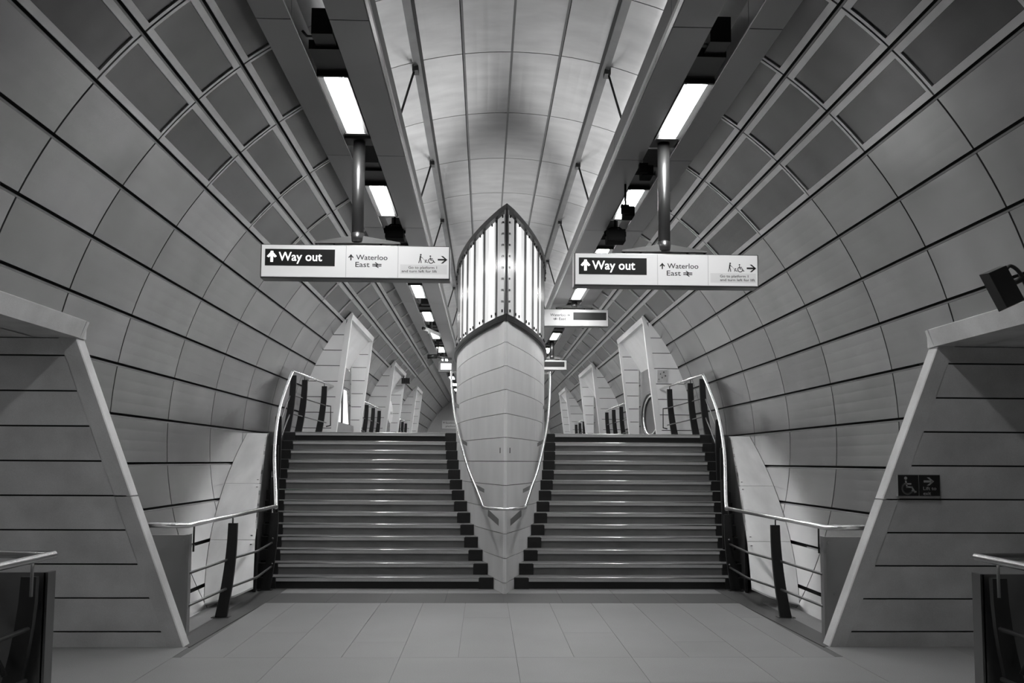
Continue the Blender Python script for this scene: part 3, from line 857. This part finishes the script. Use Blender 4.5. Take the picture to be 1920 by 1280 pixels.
# ------------------------------------------------------------------ ceiling beams
BJ = [6.12+2.82*k for k in range(-3, 17)]
def beam(s, inner):
    side = 'lift sign side' if s > 0 else 'side without lift sign'
    o = empty('ceiling_beam', (s*(1.23 if inner else 1.78), 8.9, 4.8), ('inner' if inner else 'outer') + ' grey ceiling beam of flat cover panels ' + ('next to the central vault, ' if inner else 'next to the perforated wall panels, ') + side, 'beam')
    if inner: poly = [(1.085, 4.815), (1.10, 4.80), (1.38, 4.80), (1.38, 5.08), (1.34, 5.08), (1.34, 5.0), (1.125, 5.0), (1.125, 5.07), (1.085, 5.07)]
    else: poly = [(1.65, 4.80), (1.90, 4.80), (1.93, 5.02), (1.65, 5.02)]
    for a, b in zip(BJ[:-1], BJ[1:]):
        prism('cover_panel', [(s*x, z) for x, z in poly], 'y', a+.006, b-.006, 'soffit', o)
    x0, x1 = (1.11, 1.36) if inner else (1.67, 1.88)
    xs = sorted((s*x0, s*x1)); box('core', xs[0], xs[1], BJ[0], BJ[-1], 4.815, 4.92, 'shell', o)
    if inner:
        xs = sorted((s*1.066, s*1.09)); box('edge_trim', xs[0], xs[1], BJ[0], BJ[-1], 4.80, 4.842, 'trim', o)
        for k in range(-2, 11):
            y = 8.64+2.82*k
            tube('hanger', [(s*.97, y, 5.63), (s*1.17, y, 4.93)], .012, 'black', o, 6)
            box('hanger_bracket', min(s*.94, s*1.0), max(s*.94, s*1.0), y-.06, y+.06, 5.56, 5.64, 'black', o)
        for a in BJ[3:-4]:
            xs = sorted((s*1.20, s*1.34)); box('uplight', xs[0], xs[1], a+.3, a+2.5, 5.0, 5.03, 'uplamp', o)
    else:
        tube('edge_trim', [(s*1.65, BJ[0], 4.805), (s*1.65, BJ[-1], 4.805)], .006, 'trim', o, 6)
    return o
for s in (-1, 1):
    beam(s, True); beam(s, False)

# ------------------------------------------------------------------ strip lights in the slots
ORD = ['first', 'second', 'third', 'fourth', 'fifth', 'sixth', 'seventh', 'eighth', 'ninth', 'tenth', 'eleventh', 'twelfth', 'thirteenth', 'fourteenth', 'fifteenth', 'sixteenth']
def strip_light(s, y, k):
    side = 'lift sign side' if s > 0 else 'side without lift sign'
    o = empty('strip_light', (s*1.515, y, 4.85), ('white strip light just before the Way out sign pole, ' if k == 0 else ORD[k-1]+' strip light beyond the Way out sign pole, ' if k > 0 else ORD[-k-1]+' strip light ahead of the one at the Way out pole, ') + side, 'light', 'strip lights in the ceiling slot, ' + side)
    x = s*1.515
    box('housing', x-.118, x+.118, y-.42, y+1.30, 4.835, 4.91, 'black', o)
    box('diffuser', x-.082, x+.082, y, y+1.25, 4.815, 4.837, 'lamp', o)
    for d in (-1, 1):
        prism('reflector', [(x+d*.083, 4.815), (x+d*.125, 4.79), (x+d*.128, 4.795), (x+d*.09, 4.84)], 'y', y-.01, y+1.27, 'reflector', o)
    box('end_plate', x-.128, x+.128, y-.03, y-.005, 4.795, 4.87, 'black', o)
    box('end_plate', x-.128, x+.128, y+1.255, y+1.30, 4.80, 4.87, 'black', o)
    box('gear_box', x-.06, x+.10, y-.62, y-.2, 4.86, 5.06, 'black', o)
    tube('cable', [(x-.06, y-.5, 4.9), (x-.1, y-.58, 4.86), (x-.125, y-.62, 4.88)], .01, 'black', o, 6)
    box('cross_strap', x-.1355, x+.1355, y+1.305, y+1.345, 4.85, 4.88, 'black', o)
for s in (-1, 1):
    for k in range(-1, 15): strip_light(s, 7.07+2.87*k, k)

# ------------------------------------------------------------------ hanging signs
def arrow_up(x, z, h, w_, th):
    return [[(x, z), (x, z+h*.92)]], [[(x-w_/2, z+h*.5), (x-w_/2, z+h*.5-th*.2), (x-w_/2+th*.7, z+h*.5-th*.55), (x, z+h-th*1.25), (x+w_/2-th*.7, z+h*.5-th*.55), (x+w_/2, z+h*.5-th*.2), (x+w_/2, z+h*.5), (x, z+h+th*.1)]]
def arrow_right(name, x, z, L, h, th, m, o, y):
    """tail at x, centre height z"""
    head = [(x+L, z), (x+L-h/2-th*.4, z+h/2), (x+L-h/2-th*1.6, z+h/2), (x+L-th*1.25, z+th*.1), (x+L-th*1.25, z-th*.1), (x+L-h/2-th*1.6, z-h/2), (x+L-h/2-th*.4, z-h/2)]
    return strokes(name, [[(x, z), (x+L-th*1.1, z)]], th, m, o, y, extra=[head])
def rail_logo(x, z, w_, h, m, o, y, flip=False):
    t = h*.16
    f = (lambda u: w_-u) if flip else (lambda u: u)
    ls = [[(x, z+h*.64), (x+w_, z+h*.64)], [(x, z+h*.34), (x+w_, z+h*.34)],
          [(x+f(w_*.32), z+h*.98), (x+f(w_*.62), z+h*.64), (x+f(w_*.34), z+h*.34), (x+f(w_*.66), z+h*.02)]]
    return strokes('railway_symbol', ls, t, m, o, y)
def wheelchair(x, z, h, m, o, y):
    k = h/100.0
    P = lambda a, b: (x+a*k, z+b*k)
    ls = [[P(24, 74), P(30, 40), P(58, 40), P(74, 12), P(80, 14)], [P(27, 58), P(52, 58)]]
    arc = [P(33+30*math.cos(R_(a)), 32+30*math.sin(R_(a))) for a in range(115, 345, 15)]
    return strokes('wheelchair_symbol', ls+[arc], 9*k, m, o, y, extra=[circ(*P(24, 90), 9*k, 14)])
def walker_dog(x, z, h, m, o, y):
    k = h/100.0
    P = lambda a, b: (x+a*k, z+b*k)
    ls = [([P(30, 76), P(26, 44)], 14*k), ([P(26, 46), P(12, 2)], 8*k), ([P(28, 46), P(36, 22), P(38, 2)], 8*k), ([P(32, 72), P(48, 58), P(52, 56)], 6*k),
          ([P(52, 56), P(84, 22)], 3*k), ([P(88, 34), P(96, 30)], 9*k), ([P(86, 30), P(82, 14), P(98, 12), P(110, 4)], 7*k), ([P(82, 14), P(80, 2)], 5*k)]
    return strokes('guide_dog_symbol', ls, 6*k, m, o, y, extra=[circ(*P(33, 91), 9*k, 12)])

def hanging_sign(xc, y, zt, w_, h, label, content, pole_top=4.86, wing=.42, face='signface'):
    o = empty('hanging_sign', (xc, y, zt-h), label, 'sign')
    x0, x1 = xc-w_/2, xc+w_/2
    box('case', x0, x1, y, y+.17, zt-h, zt, 'gunmetal', o, .008)
    box('face', x0+.012, x1-.012, y-.006, y+.01, zt-h+.014, zt-.010, face, o)
    px = 1.515*(1 if content['px'] > 0 else -1)
    yc = y+.085
    tube('pole', [(px, yc, zt+.07), (px, yc, pole_top)], .060, 'gunmetal', o, 20)
    tube('collar', [(px, yc, zt+.045), (px, yc, zt+.135)], .066, 'gunmetal', o, 20)
    for d in (-1, 1):
        xa = px; xb = px+d*wing
        hexa('bracket_wing', [(xa, yc-.05, zt+.03), (xb, yc-.03, zt+.03), (xb, yc+.03, zt+.03), (xa, yc+.05, zt+.03), (xa, yc-.03, zt+.115), (xb, yc-.015, zt+.05), (xb, yc+.015, zt+.05), (xa, yc+.03, zt+.115)], 'wing', o)
        for q in (xb-d*.02, px+d*wing*.55): tube('fixing_bolt', [(q, yc, zt-.01), (q, yc, zt+.05)], .014, 'blackm', o, 8)
    box('mounting_plate', px-.1355, px+.1355, yc-.10, yc+.10, pole_top-.04, pole_top+.06, 'black', o)
    content['fn'](o, x0, y-.006, zt, h)
    return o

def way_out(o, x0, y, zt, h, sticker):
    kx = 1.0 if sticker == 'right' else .982
    U = lambda u: x0+u*kx
    V = lambda v: zt-v
    p = mesh('way_out_panel', [(U(.046), y-.0015, V(.215)), (U(.722), y-.0015, V(.215)), (U(.722), y-.0015, V(.050)), (U(.046), y-.0015, V(.050)), (U(.046), y+.002, V(.215)), (U(.722), y+.002, V(.215)), (U(.722), y+.002, V(.050)), (U(.046), y+.002, V(.050))], BOXF, 'signdark', o)
    yy = y-.002
    l, e = arrow_up(U(.112), V(.170), .098, .092, .026)
    strokes('arrow_symbol', l, .026, 'lit', p, yy, extra=e)
    text('lettering', 'Way out', U(.178), V(.165), .086, 'lit', p, yy, width=.42, bold=.010)
    for u in (.829, 1.335):
        mesh('divider', [(U(u), y-.001, V(h-.016)), (U(u+.003), y-.001, V(h-.016)), (U(u+.003), y-.001, V(.012)), (U(u), y-.001, V(.012))], [(0, 1, 2, 3)], 'greyink', o)
    l, e = arrow_up(U(.878), V(.150), .054, .052, .012)
    strokes('arrow_symbol', l, .012, 'ink', o, y, extra=e)
    text('lettering', 'Waterloo', U(.928), V(.147), .050, 'ink', o, y, width=.305, bold=.006)
    text('lettering', 'East', U(.922), V(.218), .050, 'ink', o, y, width=.138, bold=.006)
    rail_logo(U(1.090), V(.224), .083, .052, 'ink', o, y)
    walker_dog(U(1.528), V(.172), .090, 'ink', o, y)
    wheelchair(U(1.632), V(.175), .080, 'ink', o, y)
    arrow_right('arrow_symbol', U(1.730), V(.137), .088, .074, .017, 'ink', o, y)
    st = mesh('sticker', [(U(1.358), y-.001, V(.282)), (U(1.815), y-.001, V(.282)), (U(1.815), y-.001, V(.188)), (U(1.358), y-.001, V(.188))], [(0, 1, 2, 3)], 'signsub', o)
    if sticker == 'right':
        text('lettering', 'Go to platform 1', U(1.717), V(.229), .025, 'ink', st, y-.001, width=.278, align='RIGHT', bold=.006)
        text('lettering', 'and turn left for lift', U(1.717), V(.266), .025, 'ink', st, y-.001, width=.344, align='RIGHT', bold=.006)
    else:
        text('lettering', 'Go to platform 1', U(1.455), V(.229), .025, 'ink', st, y-.001, width=.278, bold=.006)
        text('lettering', 'and turn left for lift', U(1.455), V(.266), .025, 'ink', st, y-.001, width=.344, bold=.006)
hanging_sign(-1.518, 8.52, 3.757, 1.845, .336, 'white hanging sign reading Way out, small print set flush right, side without lift sign', dict(px=-1, fn=lambda o, x0, y, zt, h: way_out(o, x0, y, zt, h, 'right')))
hanging_sign(1.520, 8.43, 3.690, 1.812, .326, 'white hanging sign reading Way out, small print set flush left, lift sign side', dict(px=1, fn=lambda o, x0, y, zt, h: way_out(o, x0, y, zt, h, 'left')))

def sign_b(o, x0, y, zt, h):
    text('lettering', 'Waterloo', 1.031, zt-.144, .0535, 'ink', o, y, width=.309, bold=.010)
    arrow_right('arrow_symbol', 1.371, zt-.121, .052, .046, .011, 'ink', o, y)
    rail_logo(1.093, zt-.221, .077, .049, 'ink', o, y, True)
    text('lettering', 'East', 1.206, zt-.218, .0515, 'ink', o, y, width=.139, bold=.010)
    mesh('display', [(1.489, y-.002, zt-.216), (2.143, y-.002, zt-.216), (2.143, y-.002, zt-.062), (1.489, y-.002, zt-.062)], [(0, 1, 2, 3)], 'signdark', o)
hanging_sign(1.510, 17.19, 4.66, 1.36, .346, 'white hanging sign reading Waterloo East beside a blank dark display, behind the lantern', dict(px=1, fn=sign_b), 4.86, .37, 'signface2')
def sign_c(o, x0, y, zt, h):
    mesh('display', [(x0+.086, y-.002, zt-.182), (x0+.987, y-.002, zt-.182), (x0+.987, y-.002, zt-.043), (x0+.086, y-.002, zt-.043)], [(0, 1, 2, 3)], 'signdark', o)
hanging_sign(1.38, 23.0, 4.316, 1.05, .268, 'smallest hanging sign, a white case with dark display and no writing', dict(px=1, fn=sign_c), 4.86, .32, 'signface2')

# ------------------------------------------------------------------ loudspeakers and cameras in the slots
def slot_speaker(s, y, z, label):
    o = empty('loudspeaker', (s*1.5, y, z), label, 'loudspeaker')
    x = s*1.5
    box('case', x-.12, x+.13, y-.10, y+.12, z-.09, z+.08, 'matt', o, .01)
    box('grille', x-.105, x+.115, y-.108, y-.098, z-.075, z+.065, 'matt', o)
    tube('yoke', [(x-.13, y, z), (x-.14, y, z+.06), (x-.05, y, z+.12), (x+.06, y, z+.12), (x+.14, y, z+.06), (x+.14, y, z)], .012, 'matt', o, 6)
    tube('drop_rod', [(x, y, z+.12), (x, y, 5.455)], .015, 'matt', o, 6)
slot_speaker(-1, 11.9, 4.76, 'black box loudspeaker in the ceiling slot, side without lift sign')
slot_speaker(1, 11.68, 4.70, 'black box loudspeaker in the ceiling slot, lift sign side')
def spot(s, y, z, label):
    o = empty('slot_camera', (s*1.5, y, z), label, 'camera')
    x = s*(1.5 if y < 9.5 else 1.40)
    box('body', x-.10, x+.02, y-.10, y+.10, z-.06, z+.05, 'matt', o, .008)
    box('front_hood', x-.14, x-.05, y-.16, y-.10, z-.05, z+.05, 'matt', o)
    tube('arm', [(x-.05, y, z+.04), (1.33, y, z+.10), (1.33, y, 4.81)], .012, 'matt', o, 6)
    tube('knuckle', [(x-.05, y-.02, z+.045), (x-.05, y+.02, z+.045)], .02, 'matt', o, 8)
spot(1, 9.15, 4.74, 'black boxed camera hung just behind the Way out sign pole, lift sign side')
spot(1, 9.74, 4.47, 'black boxed camera hung in front of a lit strip light, lift sign side')
def cctv():
    o = empty('security_camera', (-1.5, 20.4, 4.6), 'pale tubular security camera hung below the ceiling slot', 'camera')
    hexa('body', [(-1.66, 20.2, 4.66), (-1.32, 20.6, 4.57), (-1.30, 20.7, 4.57), (-1.64, 20.3, 4.66), (-1.66, 20.2, 4.75), (-1.32, 20.6, 4.655), (-1.30, 20.7, 4.655), (-1.64, 20.3, 4.75)], 'white', o)
    tube('stem', [(-1.5, 20.45, 4.66), (-1.5, 20.45, 5.455)], .02, 'gunmetal', o, 8)
    tube('lens', [(-1.69, 20.17, 4.70), (-1.65, 20.22, 4.70)], .035, 'blackm', o, 10)
    tube('knuckle', [(-1.56, 20.33, 4.60), (-1.56, 20.33, 4.67)], .025, 'white', o, 8)
cctv()
def monitor():
    o = empty('lit_box_sign', (-1.42, 26.1, 4.4), 'small lit box sign with white rim at the end of the ceiling slot', 'sign')
    box('case', -1.633, -1.175, 26.1, 26.24, 4.29, 4.62, 'wing', o)
    box('lit_face', -1.565, -1.253, 26.09, 26.10, 4.358, 4.543, 'lit', o)
    tube('drop_rod', [(-1.47, 26.17, 4.61), (-1.47, 26.17, 5.47)], .03, 'gunmetal', o, 8)
monitor()
def horn():
    o = empty('horn_speaker', (-1.5, 23.3, 4.45), 'dark sideways horn loudspeaker in the ceiling slot', 'loudspeaker')
    tube('horn', [(-1.78, 23.3, 4.41), (-1.53, 23.3, 4.42)], .06, 'black', o, 10)
    tube('bar', [(-1.59, 23.3, 4.42), (-1.13, 23.3, 4.36)], .03, 'gunmetal', o, 8)
    tube('drop_rod', [(-1.5, 23.3, 4.41), (-1.5, 23.3, 5.455)], .02, 'black', o, 8)
horn()

# ------------------------------------------------------------------ wall loudspeaker above the portal
def wall_speaker():
    o = empty('wall_loudspeaker', (3.6, 6.1, 2.85), 'black box loudspeaker tilted on a curved bracket above the portal lintel', 'loudspeaker')
    A = Vector((3.444, 6.10, 2.912)); th = R_(-24)
    def P(u, v, d): return (A.x+u*math.cos(th)-v*math.sin(th)*-1*-1, A.y+d, A.z+u*math.sin(-th)*1+v*math.cos(th))
    def Q(u, v, d):   # u right, v up, tilted so the top leans to the wall's lower x
        return (A.x+u*math.cos(R_(24))+v*math.sin(R_(-27)), A.y+d, A.z+u*math.sin(R_(24))+v*math.cos(R_(27)))
    wv = [(-.075, -.150), (.080, -.150), (.080, .150), (-.075, .150)]
    c = []
    for d, k in ((-.05, .92), (.05, 1.0)): c += [Q(u*k, v*k, d) for u, v in wv]
    mesh('case', c, [(0, 1, 2, 3), (7, 6, 5, 4), (0, 4, 5, 1), (1, 5, 6, 2), (2, 6, 7, 3), (3, 7, 4, 0)], 'black', o)
    mesh('grille', [Q(u*.85, v*.88, -.053) for u, v in wv], [(0, 1, 2, 3)], 'blackm', o)
    tube('bracket', smooth_path([Q(.09, .10, .02), Q(.15, .12, .03), Q(.20, .05, .05), Q(.20, -.08, .06), (3.70, 6.2, 2.86)], 4), .014, 'black', o, 8)
    tube('knob', [Q(.09, 0, .02), Q(.17, .0, .03)], .022, 'black', o, 8)
wall_speaker()

# ------------------------------------------------------------------ lift sign on the pier
def lift_sign():
    o = empty('lift_sign', (3.63, 7.78, 1.37), 'black square pair sign with wheelchair symbol reading Lift to exit', 'sign')
    y = 7.752; x0, x1, xm = 3.436, 3.812, 3.622; z0, z1 = 1.372, 1.556
    for a, b in ((x0, xm-.003), (xm+.003, x1)):
        box('plate', a, b, y, y+.04, z0, z1, 'signdark', o)
    box('rim', x0-.004, x1+.004, y+.004, y+.042, z0-.005, z1+.004, 'greyink', o)
    wheelchair(x0+.030, z0+.014, .158, 'greyink', o, y)
    arrow_right('arrow_symbol', xm+.050, z1-.056, .088, .072, .019, 'greyink', o, y)
    text('lettering', 'Lift to', xm+.038, z0+.052, .030, 'greyink', o, y, width=.118, bold=.008)
    text('lettering', 'exit', xm+.038, z0+.008, .030, 'greyink', o, y, width=.068, bold=.008)
lift_sign()

# ------------------------------------------------------------------ lamps inside the side passages
def passage_light(s, x):
    o = empty('passage_light', (s*x, 5.6, 2.66), 'ceiling strip light inside the side passage, ' + ('lift sign side' if s > 0 else 'side without lift sign'), 'light')
    box('housing', s*x-.09, s*x+.09, 4.6, 6.4, 2.655, 2.69, 'white', o)
    box('diffuser', s*x-.075, s*x+.075, 4.65, 6.35, 2.63, 2.656, 'plamp', o)
passage_light(-1, 5.2)
